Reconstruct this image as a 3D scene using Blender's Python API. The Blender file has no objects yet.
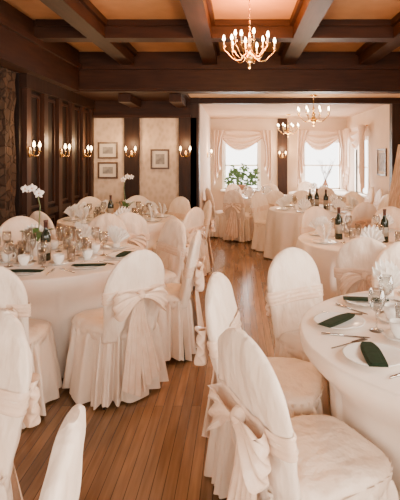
import bpy, math, random
from mathutils import Vector, Matrix
R = math.radians
PI = math.pi
random.seed(4)
C = bpy.context.scene.collection

# ------------------------------------------------------------------ materials
def new_mat(name):
    m = bpy.data.materials.new(name); m.use_nodes = True
    nt = m.node_tree
    return m, nt, nt.nodes['Principled BSDF']

def coords(nt, scale=(1,1,1), rot=(0,0,0), kind='Object'):
    tc = nt.nodes.new('ShaderNodeTexCoord'); mp = nt.nodes.new('ShaderNodeMapping')
    mp.inputs['Scale'].default_value = scale; mp.inputs['Rotation'].default_value = rot
    nt.links.new(tc.outputs[kind], mp.inputs['Vector'])
    return mp.outputs['Vector']

def noisy(name, c1, c2, scale=(8,8,8), rough=.5, metal=0, bump=0., nscale=4., detail=4., sheen=0., spec=.5, bdist=.02):
    m, nt, b = new_mat(name)
    v = coords(nt, scale)
    n = nt.nodes.new('ShaderNodeTexNoise'); n.inputs['Scale'].default_value = nscale; n.inputs['Detail'].default_value = detail
    nt.links.new(v, n.inputs['Vector'])
    r = nt.nodes.new('ShaderNodeValToRGB')
    r.color_ramp.elements[0].position = .3; r.color_ramp.elements[1].position = .7
    r.color_ramp.elements[0].color = (*c1,1); r.color_ramp.elements[1].color = (*c2,1)
    nt.links.new(n.outputs['Fac'], r.inputs['Fac']); nt.links.new(r.outputs['Color'], b.inputs['Base Color'])
    b.inputs['Roughness'].default_value = rough; b.inputs['Metallic'].default_value = metal
    b.inputs['Specular IOR Level'].default_value = spec
    if sheen: b.inputs['Sheen Weight'].default_value = sheen
    if bump:
        bp = nt.nodes.new('ShaderNodeBump'); bp.inputs['Strength'].default_value = bump; bp.inputs['Distance'].default_value = bdist
        nt.links.new(n.outputs['Fac'], bp.inputs['Height']); nt.links.new(bp.outputs['Normal'], b.inputs['Normal'])
    return m

def emit(name, col, s):
    m, nt, b = new_mat(name)
    b.inputs['Base Color'].default_value = (*col,1)
    b.inputs['Emission Color'].default_value = (*col,1); b.inputs['Emission Strength'].default_value = s
    return m

def floor_mat():
    m, nt, b = new_mat('floor_planks')
    v = coords(nt, (1,1,1), (0,0,R(90)))
    br = nt.nodes.new('ShaderNodeTexBrick')
    br.inputs['Color1'].default_value = (.36,.20,.093,1); br.inputs['Color2'].default_value = (.19,.103,.048,1)
    br.inputs['Mortar'].default_value = (.065,.034,.018,1)
    br.inputs['Scale'].default_value = 1; br.inputs['Mortar Size'].default_value = .002
    br.inputs['Brick Width'].default_value = 1.5; br.inputs['Row Height'].default_value = .058
    br.offset = .37
    nt.links.new(v, br.inputs['Vector'])
    n = nt.nodes.new('ShaderNodeTexNoise'); n.inputs['Scale'].default_value = 3; n.inputs['Detail'].default_value = 6
    nt.links.new(coords(nt, (14,.9,1)), n.inputs['Vector'])
    n2 = nt.nodes.new('ShaderNodeTexNoise'); n2.inputs['Scale'].default_value = 1.6; n2.inputs['Detail'].default_value = 4
    nt.links.new(coords(nt, (1.6,.7,1)), n2.inputs['Vector'])
    ad = nt.nodes.new('ShaderNodeMath'); ad.operation = 'ADD'
    ml = nt.nodes.new('ShaderNodeMath'); ml.operation = 'MULTIPLY'; ml.inputs[1].default_value = .5
    nt.links.new(n.outputs['Fac'], ad.inputs[0]); nt.links.new(n2.outputs['Fac'], ad.inputs[1]); nt.links.new(ad.outputs[0], ml.inputs[0])
    mx = nt.nodes.new('ShaderNodeMix'); mx.data_type = 'RGBA'; mx.blend_type = 'MULTIPLY'
    mx.inputs['Factor'].default_value = .75
    r = nt.nodes.new('ShaderNodeValToRGB'); r.color_ramp.elements[0].color = (.48,.44,.40,1); r.color_ramp.elements[0].position = .40
    r.color_ramp.elements[1].position = .6
    nt.links.new(ml.outputs[0], r.inputs['Fac'])
    nt.links.new(br.outputs['Color'], mx.inputs[6]); nt.links.new(r.outputs['Color'], mx.inputs[7])
    nt.links.new(mx.outputs[2], b.inputs['Base Color'])
    rr = nt.nodes.new('ShaderNodeMapRange'); rr.inputs[3].default_value = .13; rr.inputs[4].default_value = .32
    nt.links.new(n2.outputs['Fac'], rr.inputs[0]); nt.links.new(rr.outputs[0], b.inputs['Roughness'])
    bp = nt.nodes.new('ShaderNodeBump'); bp.inputs['Strength'].default_value = .2; bp.inputs['Distance'].default_value = .003
    nt.links.new(br.outputs['Fac'], bp.inputs['Height']); bp.invert = True
    nt.links.new(bp.outputs['Normal'], b.inputs['Normal'])
    return m

def stone_mat():
    m, nt, b = new_mat('field_stone')
    v = coords(nt, (1,1,1))
    vo = nt.nodes.new('ShaderNodeTexVoronoi'); vo.inputs['Scale'].default_value = 10
    ve = nt.nodes.new('ShaderNodeTexVoronoi'); ve.inputs['Scale'].default_value = 10; ve.feature = 'DISTANCE_TO_EDGE'
    nt.links.new(v, vo.inputs['Vector']); nt.links.new(v, ve.inputs['Vector'])
    r = nt.nodes.new('ShaderNodeValToRGB'); r.color_ramp.elements[0].color = (.03,.016,.010,1); r.color_ramp.elements[1].color = (.08,.048,.03,1)
    nt.links.new(vo.outputs['Color'], r.inputs['Fac'])
    r2 = nt.nodes.new('ShaderNodeValToRGB'); r2.color_ramp.elements[0].color = (.4,.4,.4,1); r2.color_ramp.elements[1].position = .1
    nt.links.new(ve.outputs['Distance'], r2.inputs['Fac'])
    mx = nt.nodes.new('ShaderNodeMix'); mx.data_type = 'RGBA'; mx.blend_type = 'MULTIPLY'; mx.inputs['Factor'].default_value = 1
    nt.links.new(r.outputs['Color'], mx.inputs[6]); nt.links.new(r2.outputs['Color'], mx.inputs[7])
    nt.links.new(mx.outputs[2], b.inputs['Base Color'])
    bp = nt.nodes.new('ShaderNodeBump'); bp.inputs['Strength'].default_value = .6; bp.inputs['Distance'].default_value = .02
    nt.links.new(r2.outputs['Color'], bp.inputs['Height']); nt.links.new(bp.outputs['Normal'], b.inputs['Normal'])
    b.inputs['Roughness'].default_value = .85; b.inputs['Specular IOR Level'].default_value = .2
    return m

def wallpaper_mat():
    m, nt, b = new_mat('wallpaper')
    v = coords(nt, (16,16,11))
    vo = nt.nodes.new('ShaderNodeTexVoronoi'); vo.inputs['Scale'].default_value = 1.0; vo.inputs['Randomness'].default_value = .8
    vo.feature = 'SMOOTH_F1'
    nt.links.new(v, vo.inputs['Vector'])
    r = nt.nodes.new('ShaderNodeValToRGB'); r.color_ramp.elements[0].color = (.53,.385,.275,1); r.color_ramp.elements[1].color = (.65,.485,.355,1)
    r.color_ramp.elements[0].position = .2; r.color_ramp.elements[1].position = .55
    nt.links.new(vo.outputs['Distance'], r.inputs['Fac']); nt.links.new(r.outputs['Color'], b.inputs['Base Color'])
    b.inputs['Roughness'].default_value = .8
    return m

def glass_mat():
    m = bpy.data.materials.new('clear_glass'); m.use_nodes = True; nt = m.node_tree
    for n in list(nt.nodes):
        if n.type != 'OUTPUT_MATERIAL': nt.nodes.remove(n)
    out = [n for n in nt.nodes if n.type == 'OUTPUT_MATERIAL'][0]
    tr = nt.nodes.new('ShaderNodeBsdfTransparent'); tr.inputs['Color'].default_value = (.92,.92,.91,1)
    gl = nt.nodes.new('ShaderNodeBsdfGlossy'); gl.inputs['Roughness'].default_value = .04
    lw = nt.nodes.new('ShaderNodeLayerWeight'); lw.inputs['Blend'].default_value = .34
    mx = nt.nodes.new('ShaderNodeMixShader')
    nt.links.new(lw.outputs['Facing'], mx.inputs['Fac']); nt.links.new(tr.outputs[0], mx.inputs[1]); nt.links.new(gl.outputs[0], mx.inputs[2])
    nt.links.new(mx.outputs[0], out.inputs['Surface'])
    return m

W1C, W2C = (.021,.0075,.0036), (.040,.0145,.0068)
M = dict(
    floor=floor_mat(), stone=stone_mat(), paper=wallpaper_mat(), glass=glass_mat(),
    cover=noisy('chair_cover_cloth', (.82,.665,.525), (.90,.755,.62), scale=(10,10,4), rough=.5, bump=.65, nscale=1.1, sheen=.15, bdist=.05, detail=3),
    sash=noisy('sash_satin', (.80,.575,.415), (.89,.69,.535), rough=.27, bump=.4, nscale=2, sheen=.1),
    cloth=noisy('table_linen', (.82,.70,.59), (.88,.77,.67), rough=.65, bump=.25, nscale=.8, sheen=.15),
    napkin=noisy('white_napkin', (.88,.83,.77), (.93,.89,.83), rough=.7, bump=.05),
    green=noisy('dark_green_napkin', (.002,.015,.0065), (.005,.028,.013), rough=.7, bump=.1, spec=.15),
    china=noisy('white_china', (.86,.83,.78), (.9,.87,.83), rough=.15),
    silver=noisy('cutlery_steel', (.42,.40,.38), (.6,.58,.55), rough=.2, metal=1),
    dark=noisy('dark_beam_wood', W1C, W2C, scale=(6,.7,6), rough=.5, bump=.1, nscale=4, spec=.16),
    darkx=noisy('dark_cross_wood', W1C, W2C, scale=(.7,6,6), rough=.5, bump=.1, nscale=4, spec=.16),
    darkv=noisy('dark_post_wood', (.014,.0056,.0028), (.028,.011,.0055), scale=(6,6,.7), rough=.5, bump=.1, nscale=4, spec=.2),
    panel=noisy('pilaster_wood', (.022,.0084,.004), (.043,.016,.0078), scale=(6,6,.7), rough=.45, bump=.1, spec=.25),
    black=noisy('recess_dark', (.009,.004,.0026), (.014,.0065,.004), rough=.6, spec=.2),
    coffer=noisy('coffer_panel', (.35,.175,.075), (.42,.22,.10), rough=.7, nscale=.6),
    plaster=noisy('cream_plaster', (.70,.535,.405), (.75,.58,.445), rough=.85, nscale=.5),
    farceil=noisy('far_ceiling_paint', (.62,.42,.28), (.68,.47,.32), rough=.9, nscale=.5),
    white=noisy('white_paint', (.82,.76,.69), (.86,.80,.74), rough=.5),
    curtain=noisy('curtain_voile', (.76,.56,.43), (.86,.66,.52), rough=.7, sheen=.3),
    brass=noisy('brass', (.60,.37,.11), (.76,.49,.17), rough=.24, metal=1),
    candle=noisy('candle_sleeve', (.85,.74,.55), (.9,.78,.6), rough=.5),
    bulb=emit('bulb_glow', (1,.76,.45), 50),
    sbulb=emit('sconce_bulb_glow', (1,.70,.38), 26),
    bottle=noisy('bottle_glass', (.008,.014,.008), (.014,.022,.012), rough=.08),
    blabel=noisy('bottle_label', (.30,.26,.2), (.36,.31,.25), rough=.6),
    foil=noisy('bottle_foil', (.05,.02,.015), (.09,.03,.02), rough=.35),
    leaf=noisy('leaf_green', (.03,.09,.025), (.08,.17,.05), rough=.45),
    stem=noisy('stem_green', (.10,.14,.05), (.14,.18,.07), rough=.5),
    twig=noisy('twig_bark', (.10,.055,.03), (.18,.10,.06), rough=.8),
    petal=noisy('orchid_petal', (.88,.84,.80), (.93,.9,.87), rough=.55),
    heart=noisy('orchid_heart', (.75,.55,.2), (.8,.4,.35), rough=.5),
    metal=noisy('chair_leg_metal', (.02,.018,.016), (.035,.03,.028), rough=.35, metal=.6),
    frame=noisy('picture_frame_wood', (.06,.028,.015), (.10,.05,.025), rough=.35),
    print_=noisy('picture_print', (.38,.34,.30), (.12,.11,.11), rough=.6, scale=(3,3,3), nscale=4),
    mat_=noisy('picture_mat', (.60,.52,.43), (.64,.56,.47), rough=.8),
    tabletop=noisy('table_plywood', (.30,.18,.09), (.38,.24,.13), rough=.5),
    tan=noisy('tan_rough_wood', (.34,.20,.115), (.66,.45,.29), scale=(7,7,1.2), rough=.75, bump=.4, nscale=4, spec=.2),
    terracotta=noisy('flower_pot', (.30,.14,.08), (.36,.18,.10), rough=.7),
)

# ------------------------------------------------------------------ mesh builder
class MB:
    def __init__(s): s.v = []; s.f = []
    def box(s, x0,x1,y0,y1,z0,z1):
        n = len(s.v)
        s.v += [(x0,y0,z0),(x1,y0,z0),(x1,y1,z0),(x0,y1,z0),(x0,y0,z1),(x1,y0,z1),(x1,y1,z1),(x0,y1,z1)]
        s.f += [tuple(n+i for i in q) for q in ((3,2,1,0),(4,5,6,7),(0,1,5,4),(1,2,6,5),(2,3,7,6),(3,0,4,7))]
        return s
    def loft(s, loops, cap0=True, cap1=True, closed=True):
        n0 = len(s.v); k = len(loops[0])
        for L in loops: s.v += [tuple(p) for p in L]
        for i in range(len(loops)-1):
            for j in range(k if closed else k-1):
                a = n0+i*k+j; b = n0+i*k+(j+1)%k
                s.f.append((a, b, b+k, a+k))
        if closed and cap0: s.f.append(tuple(n0+j for j in reversed(range(k))))
        if closed and cap1: s.f.append(tuple(n0+(len(loops)-1)*k+j for j in range(k)))
        return s
    def tube(s, pts, rad, n=8):
        pts = [Vector(p) for p in pts]
        if not isinstance(rad, (list,tuple)): rad = [rad]*len(pts)
        loops = []; up = None
        for i, p in enumerate(pts):
            t = (pts[min(i+1,len(pts)-1)] - pts[max(i-1,0)]).normalized()
            if up is None:
                up = Vector((0,0,1)) if abs(t.z) < .9 else Vector((1,0,0))
            a = t.cross(up).normalized(); b = a.cross(t).normalized(); up = b
            loops.append([p + a*math.cos(2*PI*j/n)*rad[i] + b*math.sin(2*PI*j/n)*rad[i] for j in range(n)])
        return s.loft(loops)
    def lathe(s, prof, n=20, c=(0,0,0)):
        loops = [[(c[0]+max(r,.0004)*math.cos(2*PI*j/n), c[1]+max(r,.0004)*math.sin(2*PI*j/n), c[2]+z) for j in range(n)] for r, z in prof]
        return s.loft(loops)
    def poly(s, pts, z0, z1):
        return s.loft([[(x,y,z0) for x,y in pts], [(x,y,z1) for x,y in pts]])
    def mesh(s, name, mat, smooth=True, angle=None):
        me = bpy.data.meshes.new(name); me.from_pydata(s.v, [], s.f); me.update()
        me.materials.append(M[mat] if isinstance(mat, str) else mat)
        if smooth:
            for p in me.polygons: p.use_smooth = len(p.vertices) <= 4
        return me

def link(name, me, parent=None):
    o = bpy.data.objects.new(name, me); C.objects.link(o)
    if parent: o.parent = parent
    return o
def struct(name, mb, mat, parent=None, smooth=False):
    o = link(name, mb.mesh(name, mat, smooth), parent)
    if parent is None: o['kind'] = 'structure'
    return o
# a spec: (name, category, root mesh or None, [(part name, mesh, [(sub name, mesh)])])
def place(spec, label, loc=(0,0,0), rz=0, group=None, scale=1):
    name, cat, rm, parts = spec
    if len(label.split()) > 16: print('LONG LABEL', len(label.split()), label)
    r = bpy.data.objects.new(name, rm); C.objects.link(r)
    r.location = loc; r.rotation_euler = (0,0,rz); r.scale = (scale,)*3
    r['label'] = label; r['category'] = cat
    if group: r['group'] = group
    for pn, pm, subs in parts:
        p = link(pn, pm, r)
        for sn, sm in subs: link(sn, sm, p)
    return r

def sup(w, d, n, e=.6, cx=0, cy=0, z=0):
    L = []
    for j in range(n):
        a = 2*PI*j/n; c, s_ = math.cos(a), math.sin(a)
        L.append((cx + w*math.copysign(abs(c)**e, c), cy + d*math.copysign(abs(s_)**e, s_), z))
    return L

# ------------------------------------------------------------------ room shell
struct('floor', MB().box(-3.3,3.1,-2,12.8,-.1,0), 'floor')
struct('ceiling', MB().box(-3.4,3.1,-2.2,7.0,3.1,3.2), 'coffer')
struct('ceiling.001', MB().box(-.8,3.1,7.25,12.6,2.57,2.7), 'farceil')
struct('ceiling.002', MB().box(-3.3,-.8,7.25,8.2,2.52,2.7), 'darkx')
tn = [0]
def trim(mb, mat, smooth=False):
    tn[0] += 1
    return struct('trim_%d' % tn[0], mb, mat, None, smooth)
BX = [-1.6,-.4,.72,1.85]
for x in BX:
    trim(MB().box(x-.10,x+.10,-2,6.94,2.9,3.1).box(x-.14,x+.14,-2,6.94,3.03,3.099), 'dark')
edges = [-2.5]+BX+[2.8]
for y in (1.9, 3.65, 5.4):
    mb = MB()
    for a, b in zip(edges[:-1], edges[1:]):
        a2 = a+(.101 if a != -2.5 else .2); b2 = b-(.101 if b != 2.8 else 0)
        mb.box(a2,b2,y,y+.2,2.9,3.099).box(a2+.04,b2-.04,y-.04,y+.24,3.03,3.098)
    trim(mb, 'darkx')
trim(MB().box(-3.3,3.1,7.0,7.25,2.52,3.2).box(-3.3,3.1,6.95,7.0,2.84,2.90).box(-3.3,3.1,6.96,7.0,2.54,2.58), 'darkx')
trim(MB().box(-2.5,-2.3,-2,6.94,2.52,3.099).box(-2.3,-2.26,-2,6.94,2.84,2.9), 'dark')
for x in (-1.72,-.95):
    trim(MB().box(x-.09,x+.09,7.25,8.07,2.40,2.52), 'dark')
trim(MB().box(-2.5,-.8,8.12,8.2,2.23,2.52).box(-2.5,-.8,8.08,8.12,2.23,2.28), 'darkx')
trim(MB().box(-.8,3.0,8.12,8.22,2.47,2.57).box(-.8,3.0,8.09,8.12,2.47,2.50), 'darkx')
struct('wall_alcove', MB().box(-2.5,-.7,8.2,8.3,0,2.6), 'paper')
trim(MB().box(-1.93,-1.68,8.13,8.2,0,2.23), 'darkv')
trim(MB().box(-1.0,-.70,8.1,8.2,0,2.23).box(-.80,-.66,8.1,8.36,0,2.57), 'darkv')
struct('baseboard_alcove', MB().box(-2.5,-1.93,8.17,8.2,0,.14).box(-1.68,-1.0,8.17,8.2,0,.14), 'darkv')
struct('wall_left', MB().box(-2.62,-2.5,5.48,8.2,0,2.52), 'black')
mb = MB()
ys = [5.55,6.05,6.55,7.05,7.55,8.0]
for y in ys: mb.box(-2.5,-2.44,y,y+.12,.16,2.36)
for a,b in zip(ys[:-1],ys[1:]):              # framed panels between the posts
    a += .12
    for z0,z1 in ((.94,2.32),(.2,.78)):
        a1,b1 = a+.05,b-.05
        mb.box(-2.5,-2.475,a1,a1+.03,z0,z1).box(-2.5,-2.475,b1-.03,b1,z0,z1).box(-2.5,-2.475,a1+.03,b1-.03,z0,z0+.03).box(-2.5,-2.475,a1+.03,b1-.03,z1-.03,z1)
trim(mb, 'panel')
trim(MB().box(-2.5,-2.42,5.5,8.08,2.36,2.52).box(-2.5,-2.45,5.5,8.08,.82,.9).box(-2.5,-2.46,5.5,8.08,.0,.16), 'darkv')
struct('wall_left.001', MB().box(-3.4,-3.3,-2,5.2,0,3.1), 'plaster')
def rough_pillar(loops_xyz, seed, jt=.018):
    rr = random.Random(seed); mb = MB(); L = []
    for (x0,x1,y0,y1,z) in loops_xyz:
        ring = []
        for k in range(8): ring.append((x0+(x1-x0)*k/8, y0, z))
        for k in range(6): ring.append((x1, y0+(y1-y0)*k/6, z))
        for k in range(8): ring.append((x1-(x1-x0)*k/8, y1, z))
        for k in range(6): ring.append((x0, y1-(y1-y0)*k/6, z))
        L.append([(a+rr.uniform(-jt,jt), b+rr.uniform(-jt,jt), c) for a,b,c in ring])
    mb.loft(L); return mb
trim(rough_pillar([(-3.28,-2.53,5.2,5.46,3.09*k/18) for k in range(19)], 3), 'stone')
trim(rough_pillar([(1.98+.28*(k/10),2.72,6.4,6.8,1.74*k/10) for k in range(11)], 5, .01), 'tan')
struct('wall_far_left', MB().box(-.82,-.7,8.36,12.4,0,2.57), 'plaster')
def wall_y(name, x0,x1,y0,y1,z1,holes,mat):
    mb = MB(); x = x0
    for (a,b,za,zb) in holes:
        mb.box(x,a,y0,y1,0,z1); mb.box(a,b,y0,y1,0,za); mb.box(a,b,y0,y1,zb,z1); x = b
    mb.box(x,x1,y0,y1,0,z1)
    struct(name, mb, mat)
W1 = (-.34,.52,.74,1.98); W2 = (1.71,2.64,.74,1.98)
wall_y('wall_back', -.82, 3.0, 12.4, 12.55, 2.57, [W1, W2], 'plaster')
wall_y('wall_rear', -3.4, 3.1, -2.2, -2.0, 3.1, [(-2.6,-.4,.7,2.5),(.4,2.6,.7,2.5)], 'plaster')
trim(MB().box(1.02,1.27,12.34,12.4,0,2.57), 'panel')
mb = MB()
mb.box(2.8,2.95,8.2,10.3,0,2.57).box(2.8,2.95,11.4,12.4,0,2.57).box(2.8,2.95,10.3,11.4,0,.74).box(2.8,2.95,10.3,11.4,1.95,2.57)
struct('wall_right', mb, 'plaster')
mb = MB().box(2.8,2.95,-2,-.9,0,3.1).box(2.8,2.95,.6,1.4,0,3.1).box(2.8,2.95,2.9,8.2,0,3.1)
for a,b in ((-.9,.6),(1.4,2.9)): mb.box(2.8,2.95,a,b,0,.7).box(2.8,2.95,a,b,2.5,3.1)
struct('wall_right.001', mb, 'plaster')
trim(MB().box(2.60,2.8,8.1,8.24,0,2.47), 'darkv')
struct('baseboard_back', MB().box(-.7,1.02,12.37,12.4,0,.15).box(1.27,2.8,12.37,12.4,0,.15), 'white')
struct('baseboard_far_left', MB().box(-.7,-.67,8.37,12.37,0,.15), 'white')
struct('baseboard_right', MB().box(2.77,2.8,8.3,12.37,0,.15), 'white')
def window(n, hole):
    a,b,za,zb = hole
    o = struct('window_%d' % n, MB().box(a-.07,a,12.36,12.42,za-.07,zb+.07).box(b,b+.07,12.36,12.42,za-.07,zb+.07)
        .box(a,b,12.36,12.42,zb,zb+.07), 'white')
    mid = (za+zb)/2
    link('sash_bars', MB().box(a,a+.03,12.44,12.48,za,zb).box(b-.03,b,12.44,12.48,za,zb).box(a,b,12.44,12.48,za,za+.04)
        .box(a,b,12.44,12.48,zb-.04,zb).box(a,b,12.44,12.48,mid-.018,mid+.018).mesh('sash_bars','white',False), o)
    link('window_sill', MB().box(a-.1,b+.1,12.06,12.44,za-.04,za).mesh('window_sill','white',False), o)
window(1, W1); window(2, W2)
o = struct('window_3', MB().box(2.78,2.84,10.23,10.3,.67,2.02).box(2.78,2.84,11.4,11.47,.67,2.02).box(2.78,2.84,10.3,11.4,1.95,2.02), 'white')
link('sash_bars', MB().box(2.86,2.9,10.3,11.4,1.32,1.36).mesh('sash_bars','white',False), o)
link('window_sill', MB().box(2.7,2.88,10.2,11.5,.70,.74).mesh('window_sill','white',False), o)

# ------------------------------------------------------------------ chairs
def zyc(z): return -.205 - .10*max(0,(z-.42))/.53
def back_wt(z):
    zt = .965; z1 = .70
    w = .205 + .022*min(1,max(0,(z-.42)/.28)); th = .034
    if z > z1:
        q = min(1,(z-z1)/(zt-z1)); w *= max(.02,(1-q**2.3))**.5; th *= max(.12,(1-q**4))**.5
    return w, th
def chair_spec(seed, bow=True):
    rr = random.Random(seed)
    ph = [rr.uniform(0,6.28) for _ in range(12)]
    zs = [.40+.30*i/18 for i in range(18)] + [.70+.265*math.sin(PI/2*i/15) for i in range(16)]
    b = MB(); L = []
    for z in zs:
        w, th = back_wt(z); ring = []
        for (x,y_,z_) in sup(w, th, 72, .8, 0, 0, z):
            pin = math.exp(-((z-.66)/.13)**2)
            k = .010*pin*math.sin(46*x + 22*(z-.68)*math.copysign(1,x) + ph[0]) + .009*math.sin(15*x+13*z+ph[1])*math.sin(10*z+ph[2]) \
                + .011*math.sin(32*x-9*z+ph[3])*max(0,1-(z-.4)/.3)
            yy = y_ + math.copysign(k, y_) if abs(y_) > .012 else y_
            ring.append((x*(1+.02*math.sin(14*z+ph[3]+(1 if x>0 else 0))), yy+zyc(z), z))
        L.append(ring)
    back = b.loft(L).mesh('back_cover','cover')
    s = MB(); L = []
    for z, k in ((.40,.97),(.43,1.0),(.455,1.005),(.475,.97),(.486,.90),(.492,.78),(.494,.6),(.494,.42),(.494,.22),(.494,.06)):
        L.append([(x,y_,z_+.009*math.sin(20*x+ph[4]+14*y_)*math.sin(17*y_+ph[5])*min(1,k*1.5)) for x,y_,z_ in sup(.23*k, .227*k, 48, .5, 0, .0, z)])
    seat = s.loft(L).mesh('seat_cushion','cover')
    sk = MB(); L = []; n = 264
    for i in range(16):
        t = max(0,(i-3)/12); z = (.462,.452,.442,.432)[i] if i < 4 else .432 - t*(.432-.022)
        w = .224 + .042*t; d = .232 + .034*t; base = sup(w,d,n,.55,0,-.012,z); ring = []
        for j,(x,y_,z_) in enumerate(base):
            a = 2*PI*j/n
            f = math.sin(16*a+ph[6]+1.2*math.sin(3*a+ph[7])+.6*t) + .6*math.sin(27*a+ph[8]+t) + .4*math.sin(8*a+ph[9])
            g = math.sin(37*a+ph[8]+1.5*math.sin(5*a))
            if i == 0: off = .012+.008*g
            elif i == 1: off = .011+.007*g
            elif i == 2: off = .003+.003*g
            else: off = (.009+.026*t**.5)*f*.85 + .009*g*max(0,1-t*2)
            l = math.hypot(x,y_); q = 1 + off/l
            ring.append((x*q, y_*q, z_ + (.010*math.sin(5*a+ph[10]) if i == 15 else (.005*g if i == 0 else 0))))
        L.append(ring)
    skirt = sk.loft(L, cap0=False, cap1=False).mesh('skirt','cover')
    parts = [('seat_cushion',seat,[]),('back_cover',back,[]),('skirt',skirt,[])]
    for sx in (-1,1):
        for sy in (-1,1):
            parts.append(('leg', MB().tube([(sx*.165,sy*.165-.01,.40),(sx*.205,sy*.21-.012,.0)],[.013,.011],8).mesh('leg','metal'), []))
    if not bow: return ('banquet_chair','chair',None,parts)
    sa = MB(); L = []
    for i in range(11):
        z = .64+.08*i/10; w, th = back_wt(z)
        L.append([(x,y_+.003*math.sin(i*2.1+8*x),z_+.012*math.sin(9*x+ph[11])) for x,y_,z_ in
                  sup(w+.007+.005*(i%2), th+.010+.005*(i%2), 48, .8, 0, zyc(z), z)])
    sash = sa.loft(L, False, False).mesh('sash','sash')
    zc = .68; yk = zyc(zc)-.034-.016
    kn = MB(); L = []
    for i in range(9):
        q = math.sin(PI*i/8); L.append(sup(.010+.018*q,.009+.019*q,16,.8,0,yk-.014,zc-.034+.068*i/8))
    knot = kn.loft(L).mesh('bow_knot','sash')
    def loop(sg):
        m = MB(); rows = []; ex = .16+rr.uniform(-.02,.015); dr = .055+rr.uniform(-.025,.03)
        for i in range(29):
            u = i/28; q = math.sin(PI*u)
            x = sg*(.012+ex*q**.75); yy = yk-.020 - .046*math.cos(PI*u)*(.3+.7*q) + .010
            hw = .015+.078*q**1.1; zz = zc - dr*q**2
            row = []
            for j in range(19):
                v = j/18*2-1
                row.append((x + sg*.024*(1-v*v)*q, min(yy + .015*math.sin(v*9+u*4)*q - (.018*v*v if u<.5 else 0), zyc(zc)-.048), zz+hw*v*(1+.12*math.sin(u*9))))
            rows.append(row)
        m.loft(rows, closed=False); return m.mesh('bow_loop','sash')
    def tail(sg):
        m = MB(); rows = []
        ln = .54 + rr.uniform(-.08,.06)
        for i in range(21):
            t = i/20; hw = .014 + .056*t**.65; row = []
            cx = sg*(.010+.066*t); z = zc-.015 - ln*t
            for j in range(23):
                v = j/22*2-1
                yb = -.262-.05*max(0,(.47-z)/.42)-.022
                yy = min(zyc(max(z,.42))-.05, yb) - .013*(1+math.sin(v*9+sg+t*2.5))*(.25+.75*t) - .006*(1-t)
                row.append((cx+hw*v, yy, z + .045*v*sg*t))
            rows.append(row)
        m.loft(rows, closed=False); return m.mesh('bow_tail','sash')
    parts.append(('sash',sash,[('bow_knot',knot),('bow_loop',loop(1)),('bow_loop',loop(-1)),('bow_tail',tail(1)),('bow_tail',tail(-1))]))
    return ('banquet_chair','chair',None,parts)
CH = [chair_spec(k) for k in range(6)]

# ------------------------------------------------------------------ tables and cloths
TOPZ = .757
def table_spec(r):
    parts = [('tabletop', MB().lathe([(r-.05,.725),(r-.03,.728),(r-.03,.748),(r-.04,.75)],48).mesh('tabletop','tabletop'), [])]
    for k in range(4):
        a = PI/4+k*PI/2
        parts.append(('leg', MB().tube([(.36*math.cos(a),.36*math.sin(a),.73),(.42*math.cos(a),.42*math.sin(a),0)],.016,8).mesh('leg','metal'), []))
    return ('round_table','table',None,parts)
TS = table_spec(.75)
def cloth_mesh(r, seats, seed, hem=.02):
    rr = random.Random(seed); ph = [rr.uniform(0,6.28) for _ in range(6)]
    n = 320; mb = MB(); rings = []
    def sm(x): x = max(0,min(1,x)); return x*x*(3-2*x)
    rows = [(0,rf) for rf in (.004,.3,.6,.85,.97,.985,.995)] + [(1,t) for t in [.006,.018,.04,.08,.13,.18,.24,.3,.37,.45,.55,.66,.78,.9,1.0]]
    for kind, t in rows:
        ring = []
        for j in range(n):
            a = 2*PI*j/n
            if kind == 0:
                ring.append(((r+.004)*t*math.cos(a),(r+.004)*t*math.sin(a),TOPZ-(0 if t<.97 else (t-.97)*.06))); continue
            z = TOPZ-.003 - t*(TOPZ-hem)
            f = math.sin(12*a+ph[0]+1.2*math.sin(2*a+ph[1])) + .5*math.sin(21*a+ph[2]+t) + .35*math.sin(7*a+ph[3])
            f = f if f > -.2 else -.2+(f+.2)*.5
            rad = r + .006 + .012*sm(t*4) + .025*t + (.07*t**.6)*f*.65
            for s, dist in seats:
                d = abs((a-s+PI)%(2*PI)-PI)
                w = 1-sm((d-R(19))/R(8))
                if w > 0:
                    ts = dist-.272
                    tgt = r+.006 - (r-ts)*sm((TOPZ-z-.03)/.22) - .03*sm((TOPZ-z-.28)/.4) + .006*f*t
                    rad = rad*(1-w)+min(rad,tgt)*w
            z2 = z + (.010*f*.5 if t == 1 else 0)
            ring.append((rad*math.cos(a), rad*math.sin(a), max(.006,z2)))
        rings.append(ring)
    mb.loft(rings, cap0=True, cap1=False)
    return mb.mesh('tablecloth','cloth')

# ------------------------------------------------------------------ tableware specs
plate = ('dinner_plate','plate', MB().lathe([(.0,.0),(.07,.0),(.08,.006),(.118,.015),(.122,.018),(.116,.018),(.08,.011),(.066,.007),(.0,.007)],36).mesh('dinner_plate','china'), [])
saucer = ('saucer','saucer', MB().lathe([(0,0),(.04,0),(.07,.011),(.072,.014),(.04,.006),(0,.006)],28).mesh('saucer','china'), [])
cup = ('coffee_cup','cup', None, [
    ('cup_body', MB().lathe([(0,.0),(.024,0),(.026,.006),(.038,.03),(.043,.068),(.040,.068),(.034,.03),(.02,.012),(0,.012)],24).mesh('cup_body','china'), []),
    ('handle', MB().tube([(.039,0,.055),(.058,0,.056),(.064,0,.042),(.056,0,.026),(.036,0,.022)],.0042,8).mesh('handle','china'), [])])
wine = ('wine_glass','glass', None, [
    ('foot', MB().lathe([(0,0),(.034,0),(.034,.003),(.008,.008),(.004,.012)],20).mesh('foot','glass'), []),
    ('stem', MB().lathe([(.004,.010),(.0035,.05),(.005,.085)],10).mesh('stem','glass'), []),
    ('bowl', MB().lathe([(.005,.085),(.025,.098),(.037,.125),(.038,.15),(.031,.19),(.0295,.19),(.036,.15),(.035,.126),(.023,.1),(0,.089)],22).mesh('bowl','glass'), [])])
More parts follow.
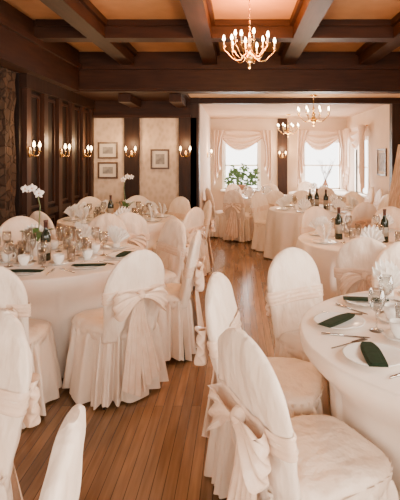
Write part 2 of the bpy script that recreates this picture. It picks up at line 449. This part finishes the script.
flute = ('champagne_glass','glass', None, [
    ('foot', MB().lathe([(0,0),(.028,0),(.028,.003),(.007,.008),(.004,.012)],20).mesh('foot','glass'), []),
    ('stem', MB().lathe([(.004,.010),(.0035,.06),(.005,.09)],10).mesh('stem','glass'), []),
    ('bowl', MB().lathe([(.005,.09),(.018,.11),(.026,.15),(.025,.215),(.0235,.215),(.024,.15),(.016,.112),(0,.095)],20).mesh('bowl','glass'), [])])
tumbler = ('water_glass','glass', MB().lathe([(0,0),(.026,0),(.028,.004),(.033,.115),(.031,.115),(.026,.010),(0,.010)],22).mesh('water_glass','glass'), [])
def napkin_fan(seed):
    mb = MB()
    for (yo, R0, sp) in ((-.012,.155,52),(.018,.18,38)):
        rows = []; n = 57
        for i in range(8):
            t = i/7; row = []
            for j in range(n):
                u = j/(n-1)*2-1; an = R(90) - R(sp)*u*(.5+.5*t)
                zig = ((j%8)-4); zig = (abs(zig)-2)/2
                rad = .018+R0*t*(1-.22*abs(u)**2)
                tip = .014*zig*t if t > .9 else 0
                row.append((rad*math.cos(an), yo+.013*zig*(.35+.65*t)+.03*(t-.3)*(1 if yo>0 else -1)-.03*u*u*t, .004+max(0,rad*math.sin(an)-.01)+tip))
            rows.append(row)
        mb.loft(rows, closed=False)
    L = []
    for i in range(5):
        q = i/4; L.append(sup(.036-.006*q,.028-.006*q,20,.8,0,.002,.0+.035*q))
    mb.loft(L)
    return mb.mesh('standing_napkin','napkin')
NAPS = [('standing_napkin','napkin', napkin_fan(k), []) for k in range(2)]
def green_nap():
    mb = MB()
    for (w, l, z0, z1, off) in ((.040,.122,.0,.0014,0),(.034,.114,.0014,.0028,.006),(.027,.10,.0028,.0042,-.004)):
        L = []
        for i in range(13):
            t = i/12*2-1; y_ = l*t; ww = w*(1-.5*abs(t)**3*(1 if t>0 else .2)); zb = .0004
            L.append([(-ww+off,y_,z0+zb*(z0>0)),(ww+off,y_,z0+zb*(z0>0)),(ww+off-.002,y_,z1+zb),(-ww+off+.002,y_,z1+zb)])
        mb.loft(L)
    return mb.mesh('folded_napkin','green', False)
gnap = ('folded_napkin','napkin', green_nap(), [])
knife = ('table_knife','knife', None, [
    ('blade', MB().poly([(-.009,0),(.007,0),(.009,.06),(.006,.10),(-.002,.115),(-.009,.105)],.001,.003).mesh('blade','silver',False), []),
    ('handle', MB().tube([(0,0,.004),(0,-.05,.005),(0,-.10,.005)],[.004,.0055,.0048],8).mesh('handle','silver'), [])])
def fork_mesh():
    mb = MB().poly([(-.004,-.11),(.004,-.11),(.003,0),(.012,.02),(.012,.045),(-.012,.045),(-.012,.02),(-.003,0)],.001,.0035)
    for k in range(4): mb.box(-.012+k*.0068,-.0085+k*.0068,.045,.09,.001,.0035)
    return mb.mesh('table_fork','silver',False)
fork = ('table_fork','fork', fork_mesh(), [])
bottle = ('wine_bottle','bottle', None, [
    ('glass_body', MB().lathe([(0,.004),(.034,0),(.0375,.008),(.0375,.18),(.034,.205),(.018,.235),(.0145,.25),(.0145,.298),(.0165,.30),(.0165,.31),(0,.31)],24).mesh('glass_body','bottle'), []),
    ('paper_label', MB().lathe([(.0378,.06),(.0382,.06),(.0382,.145),(.0378,.145)],24).mesh('paper_label','blabel'), []),
    ('foil_cap', MB().lathe([(.0149,.255),(.0153,.255),(.0153,.296),(.0172,.299),(.0172,.312),(0,.312)],16).mesh('foil_cap','foil'), [])])
def blossom(c, d, size):
    d = Vector(d).normalized(); a = d.cross(Vector((0,0,1))).normalized(); b = a.cross(d)
    mb = MB()
    for k, (ang, ln, wd) in enumerate([(90,1,.55),(18,1.0,.85),(162,1.0,.85),(232,.95,.5),(308,.95,.5)]):
        u = a*math.cos(R(ang)) + b*math.sin(R(ang)); w = d.cross(u)
        rows = []
        for i in range(7):
            t = i/6; hw = size*wd*.55*math.sin(PI*min(1,t*.93+.04))**.7
            rows.append([Vector(c)+u*size*ln*t + w*hw*v + d*(.004+.012*math.sin(PI*t)+.006*(1-v*v)-.008*k*0.1) for v in (-1,-.5,0,.5,1)])
        mb.loft(rows, closed=False)
    m1 = mb.mesh('blossom','petal')
    h = MB().lathe([(0,-.010),(.006,-.004),(.007,.004),(.003,.010),(0,.012)],10)
    h.v = [tuple(Vector(c)+a*x+b*y_+d*(z+.014)) for x,y_,z in h.v]
    return m1, h.mesh('flower_heart','heart')
def orchid(lean, flip):
    parts = []
    parts.append(('pot', MB().lathe([(0,0),(.05,0),(.052,.005),(.062,.105),(.066,.11),(.066,.12),(.058,.12),(.054,.105),(0,.10)],24).mesh('pot','china'), []))
    pts = [(0,0,.10),(lean*.1,.01,.25),(lean*.2,0,.40),(lean*.05,-.01,.50),(-lean*.4,-.02,.555),(-lean*.8,-.03,.54)]
    pts = [(x*flip,y_,z) for x,y_,z in pts]
    parts.append(('stem', MB().tube(pts,[.005,.005,.0045,.004,.0035,.003],8).mesh('stem','stem'), []))
    for k in range(4):
        a = k*PI/2+.5; rows = []
        for i in range(8):
            t = i/7; r = .02+.11*t; hw = .028*math.sin(PI*min(1,t*.95+.03))**.6; z = .11+.20*t-.11*t*t
            cx, cy = r*math.cos(a), r*math.sin(a)
            rows.append([(cx-hw*v*math.sin(a), cy+hw*v*math.cos(a), z+.008*v*v) for v in (-1,0,1)])
        parts.append(('leaf', MB().loft(rows,closed=False).mesh('leaf','leaf'), []))
    for (x, z, s_) in ((-.085,.54,.036),(-.03,.545,.040),(.025,.505,.042)):
        x2 = x*flip
        m1, h = blossom((x2,-.025,z),(.25*flip,-1,.15),s_)
        parts.append(('blossom', m1, [('flower_heart', h)]))
    return ('potted_orchid','orchid',None,parts)

# ------------------------------------------------------------------ arrange the tables
TABLES = {
 'T1': ((1.04,2.17), 'nearest right table'),
 'T2': ((1.35,4.68), 'second right table'),
 'T3': ((1.24,7.5), 'third right table'),
 'T4': ((.52,9.87), 'left far-room table'),
 'T8': ((1.92,11.0), 'rearmost right table'),
 'T5': ((-1.50,3.87), 'nearest left table'),
 'T7': ((-1.57,6.30), 'second left table'),
}
SEATS = {   # angle, distance, side word, look
 'T1': [(208,.86,'near-left','largest peach bow in view'),
        (167,.88,'left','narrow side-on back'),
        (126,.88,'far-left','smooth round back facing us'),
        (84,.90,'far','low glimpse of rounded back')],
 'T2': [(250,.90,'near','bow tied on its back'),
        (110,.90,'far-left','rounded back above cloth'),
        (66,.90,'far-right','rounded back above cloth')],
 'T3': [(138,.90,'far-left','small rounded back'),(94,.90,'far','small rounded back'),(50,.90,'far-right','small rounded back'),(292,.90,'near','bow tied on its back'),
        (332,.90,'near-right','rounded back'),(12,.90,'right','rounded back')],
 'T4': [(199,.88,'left','bow on its back'),(239,.90,'near-left','bow on its back'),(277,.90,'near','bow on its back'),
        (80,.90,'far-right','small back under window'),(122,.90,'far-left','small back under window')],
 'T8': [(263,.90,'near','small bow on its back'),(100,.90,'far','small back under window')],
 'T5': [(274,.89,'near','partly cut off, bow on back'),
        (317,.89,'near-right','wide gathered skirt, large bow'),
        (0,.87,'right','side-on back, hanging bow'),
        (42,.89,'far-right','side-on rounded back'),
        (84,.89,'far','rounded back facing us'),(126,.88,'far-left','rounded back beside orchid')],
 'T7': [(289,.90,'near-right','bow on its back'),(14,.90,'right','bow along the aisle'),(331,.91,'near-aisle','bow along the aisle'),
        (54,.90,'far-right','small rounded back'),(90,.90,'far','small rounded back'),(125,.88,'far-left','small back near sconces'),
        (238,.88,'near-left','bow on its back')],
}
ci = 0
rnd = random.Random(11)
def setting(key, ang, side, laid, edge=False):
    (cx,cy), tname = TABLES[key]; a = R(ang); rz = a+PI/2
    near = key in ('T1','T5')
    seat = '%s %s of %s' % (side, 'edge' if edge else 'seat', tname)
    P = lambda r, da, z=TOPZ: (cx+r*math.cos(a+R(da)), cy+r*math.sin(a+R(da)), z)
    J = lambda s=6: R(rnd.uniform(-s,s))
    place(plate, 'white dinner plate at '+seat, P(.57,0), rz, 'dinner plates on '+tname)
    if laid:
        place(gnap, 'dark green folded napkin on plate at '+seat, P(.575,0,TOPZ+.0183), rz+R(60)+J(25), 'dark green napkins on '+tname)
    else:
        place(NAPS[rnd.randint(0,1)], 'white fan napkin standing on plate at '+seat, P(.57,0,TOPZ+.0075), rz+J(35), 'standing napkins on '+tname)
    if near:
        place(knife, 'steel knife right of plate at '+seat, P(.57,16.5), rz+J(4), 'knives on '+tname)
        place(fork, 'steel fork left of plate at '+seat, P(.57,-16), rz+J(4), 'forks on '+tname)
        place(saucer, 'white saucer beyond plate at '+seat, P(.335,-18), rz, 'saucers on '+tname)
        place(cup, 'white coffee cup on saucer at '+seat, P(.335,-18,TOPZ+.0065), rz+R(40), 'coffee cups on '+tname)
        if not (key == 'T5' and (ang in (160,274,126))):
            place(flute, 'tall champagne glass at '+seat, P(.20,12), rz, 'champagne glasses on '+tname)
    place(tumbler, 'clear straight water glass at '+seat, P(.285,3), rz, 'water glasses on '+tname)
    place(wine, 'clear stemmed wine glass at '+seat, P(.405,8), rz, 'wine glasses on '+tname)
for key, ((cx,cy), tname) in TABLES.items():
    seats = SEATS[key]
    place(TS, 'round banquet table under the cloth of %s' % tname, (cx,cy,0), 0, 'round banquet tables')
    cl = link('tablecloth', cloth_mesh(.75, [(R(s[0]),s[1]) for s in seats], ord(key[1])))
    cl.location = (cx,cy,0); cl['label'] = 'cream tablecloth falling in folds to the floor on %s' % tname
    cl['category'] = 'tablecloth'; cl['group'] = 'cream round tablecloths'
    for (ang, d, side, look) in seats:
        a = R(ang)
        place(CH[ci%6], 'cream covered chair, %s, %s side of %s' % (look, side, tname),
              (cx+d*math.cos(a), cy+d*math.sin(a), 0), a+PI/2, 'chairs around %s' % tname)
        ci += 1
        setting(key, ang, side, (key == 'T1' and ang > 120) or (key == 'T5' and (ang > 260 or ang == 0)))
for key, angs, laid, sides in (('T5',[162,198,236],False,['left','lower-left','near-left']), ('T1',[249],True,['near']),
        ('T2',[152,200,294],False,['left','near-left','near-right']), ('T3',[195,241],False,['near-left','aisle']),
        ('T7',[163,200],False,['left','lower-left'])):
    for ang, sd in zip(angs, sides): setting(key, ang, sd, laid, True)
place(NAPS[0], 'white fan napkin standing on bare cloth at the far edge of nearest right table', (.865,2.77,TOPZ), .3)
for (bx, by, tx, ty, lab, sp) in ((-.94,1.80,-1.5,.95,'cream covered chair cut by the left edge, taller of two in the left corner', CH[3]),
                              (-.43,1.08,-1.5,.90,'back top of cream covered chair at the bottom left, closest to the camera', chair_spec(9, False))):
    dx, dy = tx-bx, ty-by; l = math.hypot(dx,dy); dx/=l; dy/=l
    place(sp, lab, (bx+.25*dx, by+.25*dy, 0), math.atan2(-dx,dy), 'chairs in the front left corner')
place(CH[1], 'spare cream covered chair against the far-room right wall, under the framed picture', (2.40,9.10,0), R(90), 'chairs against the right wall')
place(CH[2], 'spare cream covered chair against the far-room right wall, nearer its window', (2.40,9.70,0), R(90), 'chairs against the right wall')
place(orchid(.12,1), 'white orchid in white pot on the nearest left table', (-1.64,3.92,TOPZ), 0, 'orchid centrepieces')
place(orchid(.12,-1), 'white orchid in white pot on the second left table', (-1.49,6.37,TOPZ), 0, 'orchid centrepieces')
for (x,y_,lab) in ((-1.49,3.72,'dark wine bottle on the nearest left table beside the orchid'),
                   (.985,4.69,'dark wine bottle on second right table, nearest the aisle'),
                   (1.38,4.52,'dark wine bottle on second right table, away from the aisle'),
                   (1.11,7.40,'dark wine bottle on third right table, nearest the aisle'),
                   (1.24,7.56,'dark wine bottle on third right table, middle of its three'),
                   (1.35,7.38,'dark wine bottle on third right table, farthest from the aisle'),
                   (-1.65,6.22,'dark wine bottle on second left table beside its orchid')):
    place(bottle, lab, (x,y_,TOPZ), random.uniform(0,6), 'wine bottles on the tables')

# ------------------------------------------------------------------ chandeliers and sconces
def bulb_mesh(p, s=1, m='bulb'): return MB().lathe([(0,0),(.010*s,.004*s),(.015*s,.02*s),(.010*s,.042*s),(.002*s,.06*s)],12,p).mesh('bulb',m)
def chandelier(drop, n=8, rr=.25):
    parts = []
    parts.append(('ceiling_canopy', MB().lathe([(0,0),(.06,0),(.058,-.012),(.03,-.03),(.01,-.04),(0,-.04)],24).mesh('ceiling_canopy','brass'), []))
    parts.append(('column', MB().lathe([(0,-drop-.150),(.012,-drop-.145),(.017,-drop-.128),(.009,-drop-.108),(.022,-drop-.092),(.048,-drop-.06),(.050,-drop-.03),(.03,-drop),(.018,-drop+.02),
        (.032,-drop+.045),(.02,-drop+.07),(.010,-drop+.10),(.022,-drop+.13),(.010,-drop+.16),(.005,-drop+.19),(0,-drop+.19)],24).mesh('column','brass'), []))
    ch = MB(); z = -.04; k = 0
    while z > -drop+.19:
        L = [(.008*math.cos(a)*(k%2), .008*math.cos(a)*((k+1)%2), z-.014+.017*math.sin(a)) for a in [2*PI*i/10 for i in range(11)]]
        ch.tube(L, .0025, 5); z -= .028; k += 1
    parts.append(('chain', ch.mesh('chain','brass'), []))
    for i in range(n):
        a = 2*PI*i/n+.2; ca, sa = math.cos(a), math.sin(a)
        r2 = rr if i%2 == 0 or n < 10 else rr*.72
        up = 0 if i%2 == 0 or n < 10 else .035
        prof = [(.02,.01),(.05,-.03),(.085,-.065),(.13,-.075),(.17,-.055),(.205,-.015),(.235,.01),(.25,.03),(.25,.05)]
        arm = MB().tube([(r/.25*r2*ca,r/.25*r2*sa,-drop+z+up) for r,z in prof],.0036,8)
        arm.lathe([(.006,.04),(.018,.05),(.020,.056),(.010,.06)],14,(r2*ca,r2*sa,-drop+up))
        p = (r2*ca, r2*sa, -drop+.06+up)
        sl = MB().lathe([(.0065,0),(.0065,.045),(.004,.047)],12,p).mesh('candle_sleeve','candle')
        parts.append(('arm', arm.mesh('arm','brass'), [('candle_sleeve',sl),('bulb',bulb_mesh((p[0],p[1],p[2]+.047),.9))]))
    return ('chandelier','chandelier',None,parts)
place(chandelier(.545,12,.25), 'large brass candle chandelier hanging below the glowing ceiling panel in front', (.11,4.6,3.1), 0, 'brass chandeliers')
place(chandelier(.36,8,.26), 'brass chandelier just beyond the dark beam, middle one in size', (1.22,7.75,2.57), 0, 'brass chandeliers')
place(chandelier(.38,8,.25), 'brass chandelier farthest away, in front of the windows', (1.17,11.2,2.57), 0, 'brass chandeliers')
def sconce():
    parts = []
    pl = MB(); L = []
    for d, k in ((0,1),(-.012,1),(-.02,.7),(-.024,.3)):
        L.append([(.028*k*math.cos(a), d, .065*k*math.sin(a)) for a in [2*PI*i/20 for i in range(20)]])
    parts.append(('backplate', pl.loft(L).mesh('backplate','brass'), []))
    for sg in (-1,1):
        arm = MB().tube([(0,-.02,-.02),(sg*.028,-.05,-.048),(sg*.064,-.08,-.04),(sg*.08,-.09,-.01),(sg*.08,-.09,.01)],.004,8)
        arm.lathe([(.005,.005),(.016,.012),(.017,.016),(.008,.02)],12,(sg*.08,-.09,0))
        sl = MB().lathe([(.007,.02),(.007,.055),(.004,.057)],10,(sg*.08,-.09,0)).mesh('candle_sleeve','candle')
        parts.append(('arm', arm.mesh('arm','brass'), [('candle_sleeve',sl),('bulb',bulb_mesh((sg*.08,-.09,.057),1.15,'sbulb'))]))
    return ('wall_sconce','wall lamp',None,parts)
SC = sconce()
def lamp(name, loc, col, power, size):
    l = bpy.data.lights.new(name,'POINT'); l.energy = power; l.color = col; l.shadow_soft_size = size
    o = bpy.data.objects.new(name,l); C.objects.link(o); o.location = loc
WARM = (1,.62,.32)
for (x,y_,z,rz,lab) in ((-2.44,5.61,1.62,90,'two-candle brass sconce on dark panelled wall, nearest the stone pillar'),
                        (-2.44,6.61,1.62,90,'two-candle brass sconce on dark panelled wall, middle of three'),
                        (-2.44,7.61,1.62,90,'two-candle brass sconce on dark panelled wall, beside the alcove corner'),
                        (-1.80,8.13,1.62,0,'two-candle brass sconce on dark post between the framed pictures'),
                        (-.88,8.10,1.62,0,'two-candle brass sconce on dark post at the opening'),
                        (-.70,11.0,1.62,90,'two-candle brass sconce on cream side wall left of windows'),
                        (1.14,12.34,1.6,0,'two-candle brass sconce on wooden post between the two far windows')):
    place(SC, lab, (x,y_,z), R(rz), 'brass wall sconces')
    f = Matrix.Rotation(R(rz),3,'Z') @ Vector((0,-.16,.17))
    lamp('sconce_light', (x+f.x,y_+f.y,z+f.z), WARM, 11, .05)
lamp('chandelier_light', (.11,4.6,2.74), (1,.36,.075), 120, .12)
lamp('chandelier_light', (.11,4.6,2.32), WARM, 50, .12)
lamp('chandelier_light', (1.22,7.75,2.0), (1,.68,.4), 32, .12)
lamp('chandelier_light', (1.17,11.2,1.98), (1,.68,.4), 36, .12)

# ------------------------------------------------------------------ pictures, curtains, plants
def picture(w, h, land=True):
    fr = MB(); t = .028
    for (a,b,c,d) in ((-w/2,w/2,h/2-t,h/2),(-w/2,w/2,-h/2,-h/2+t),(-w/2,-w/2+t,-h/2+t,h/2-t),(w/2-t,w/2,-h/2+t,h/2-t)):
        fr.box(a,b,-.03,0,c,d)
    m = .055
    return ('framed_picture','picture',None,[('frame',fr.mesh('frame','frame',False),[]),
        ('mat_board',MB().box(-w/2+t,w/2-t,-.012,0,-h/2+t,h/2-t).mesh('mat_board','mat_',False),[]),
        ('print',MB().box(-w/2+t+m,w/2-t-m,-.016,-.012,-h/2+t+m,h/2-t-m).mesh('print','print_',False),[])])
place(picture(.34,.28), 'framed landscape picture on wallpaper, upper one of the stacked pair', (-2.22,8.2,1.68), 0, 'framed pictures in the alcove')
place(picture(.34,.28), 'framed landscape picture on wallpaper, lower one of the stacked pair', (-2.22,8.2,1.34), 0, 'framed pictures in the alcove')
place(picture(.32,.34), 'single framed picture on wallpaper between the two dark posts', (-1.33,8.2,1.53), 0, 'framed pictures in the alcove')
place(picture(.55,.52), 'framed picture on the right wall of the far room', (2.8,9.3,1.47), R(-90))

def curtain(w, ztop, tl=.85):
    parts = []
    parts.append(('rod', MB().tube([(-w/2-.02,-.06,ztop),(w/2+.02,-.06,ztop)],.012,8).mesh('rod','brass'), []))
    rows = []
    for i in range(61):
        v = i/60; row = []
        for j in range(41):
            u = j/40; s = math.sin(PI*u)
            row.append(((u-.5)*w, -.085-.08*s*math.sin(v*PI)-.03*math.sin(v**1.3*3.2*2*PI+2.0*math.sin(u*4))*(.25+s), ztop+.01-v*(.05+.47*s**1.2+.05*math.sin(u*7))))
        rows.append(row)
    parts.append(('swag', MB().loft(rows,closed=False).mesh('swag','curtain'), []))
    for sg in (-1,1):
        rows = []
        for i in range(19):
            v = i/18; row = []
            for j in range(37):
                u = j/36; wd = .30*(1-.45*math.sin(PI*v*.75))
                ln = tl*(1-.38*u)
                row.append((sg*(w/2+.06-u*wd), -.165-.05*math.sin(u*3*2*PI), ztop+.012-v*ln))
            rows.append(row)
        parts.append(('side_tail', MB().loft(rows,closed=False).mesh('side_tail','curtain'), []))
    return ('swag_curtain','curtain',None,parts)
place(curtain(1.36,2.24,1.45), 'peach swag curtain over the left window with the plant', (.12,12.36,0), 0, 'swag curtains')
place(curtain(1.16,2.24,1.45), 'peach swag curtain over the right window of the far wall', (2.14,12.36,0), 0, 'swag curtains')
place(curtain(1.5,2.24,1.45), 'peach swag curtain over the side wall window on the right', (2.78,10.85,0), R(-90), 'swag curtains')

def plant(seed, h, spread, nl):
    rr = random.Random(seed); f = MB(); st = MB()
    for i in range(nl):
        x = rr.uniform(-1,1)*spread; top = h*(1-.35*(x/spread)**2)*(.8+.2*math.sin(x*21))
        z = .10+top*rr.uniform(0,1)**.8
        base = Vector((x, rr.uniform(-.07,.05), z)); d = Vector((rr.uniform(-1,1), rr.uniform(-.35,.15), rr.uniform(-.4,.9))).normalized()
        sd = d.cross(Vector((rr.uniform(-.4,.4),-1,rr.uniform(-.4,.4)))).normalized(); ln = rr.uniform(.07,.12); rows = []
        for k in range(5):
            q = k/4; hw = .024*math.sin(PI*min(1,q*.92+.05)); rows.append([base+d*ln*q+sd*hw*v-Vector((0,0,.02*q*q)) for v in (-1,0,1)])
        f.loft(rows, closed=False)
    for i in range(9):
        x = (i-4)/4*spread*.85; st.tube([(x*.15,0,.1),(x*.6,-.01,.12+h*.35),(x,-.01,.1+h*.7)],.005,5)
    return ('potted_plant','plant',None,[('pot',MB().lathe([(0,0),(.07,0),(.10,.11),(.105,.115),(.105,.13),(.095,.13),(.09,.11),(0,.105)],20).mesh('pot','terracotta'),[]),
        ('stem',st.mesh('stem','stem'),[]),('foliage',f.mesh('foliage','leaf'),[])])
place(plant(2,.58,.38,240), 'full bushy green plant standing on the left far window sill', (.10,12.19,.74), 0)
def twigs(seed):
    rr = random.Random(seed)
    parts = [('vase', MB().lathe([(0,0),(.05,0),(.075,.06),(.07,.14),(.035,.2),(.045,.23),(.038,.23),(.03,.2),(0,.19)],20).mesh('vase','terracotta'), [])]
    for i in range(9):
        a = rr.uniform(0,6.28); tip = Vector((.20*math.cos(a)+rr.uniform(-.08,.08), .09*math.sin(a), .55+rr.uniform(0,.25)))
        mb = MB(); pts = [Vector((0,0,.18))]
        for k in range(1,6):
            q = k/5; pts.append(Vector((tip.x*q**1.3+rr.uniform(-.012,.012), tip.y*q, .18+(tip.z-.18)*q)))
        mb.tube(pts, [.008,.007,.006,.005,.004,.003], 6)
        for k in (2,3,4):
            e = pts[k] + Vector((rr.uniform(-.10,.10), rr.uniform(-.04,.04), rr.uniform(.06,.13)))
            mb.tube([pts[k], (pts[k]+e)/2+Vector((.006,0,0)), e], [.004,.0035,.002], 5)
        parts.append(('twig', mb.mesh('twig','twig'), []))
    return ('twig_arrangement','vase',None,parts)
place(twigs(3), 'brown vase of bare twigs on the right far window sill', (2.22,12.2,.74), 0)

# ------------------------------------------------------------------ light, world, camera
def area(name, loc, rot, sx, sy, power, col):
    l = bpy.data.lights.new(name,'AREA'); l.shape = 'RECTANGLE'; l.size = sx; l.size_y = sy; l.energy = power; l.color = col
    o = bpy.data.objects.new(name,l); C.objects.link(o); o.location = loc; o.rotation_euler = rot
area('window_daylight', (.1,12.9,1.4), (R(-90),0,0), 1.5, 1.7, 220, (1,.98,.95))
area('window_daylight', (2.18,12.9,1.4), (R(-90),0,0), 1.5, 1.7, 220, (1,.98,.95))
area('window_daylight', (3.3,10.85,1.4), (0,R(90),0), 1.7, 1.7, 110, (1,.98,.95))
area('rear_fill_lamp', (-.2,-1.85,1.8), (R(66),0,0), 4.5, 1.6, 130, (1,.86,.72))  # added area lamp behind the camera, boosts daylight from the unseen rear openings
area('side_fill_lamp', (2.75,1.4,1.7), (0,R(72),0), 1.6, 4.2, 200, (1,.88,.75))  # added lamp inside the unseen right wall, gives the foreground side shading
w = bpy.data.worlds.new('World'); bpy.context.scene.world = w; w.use_nodes = True
bg = w.node_tree.nodes['Background']; bg.inputs[0].default_value = (1,.96,.91,1); bg.inputs[1].default_value = 6

cam = bpy.data.cameras.new('Camera'); co = bpy.data.objects.new('Camera', cam); C.objects.link(co)
cam.lens = 480/500*36; cam.sensor_width = 36; cam.sensor_fit = 'AUTO'
cam.shift_x = -38/500; cam.shift_y = -92/500; cam.clip_start = .05
co.location = (0,0,1.55); co.rotation_euler = (R(90),0,0)
bpy.context.scene.camera = co
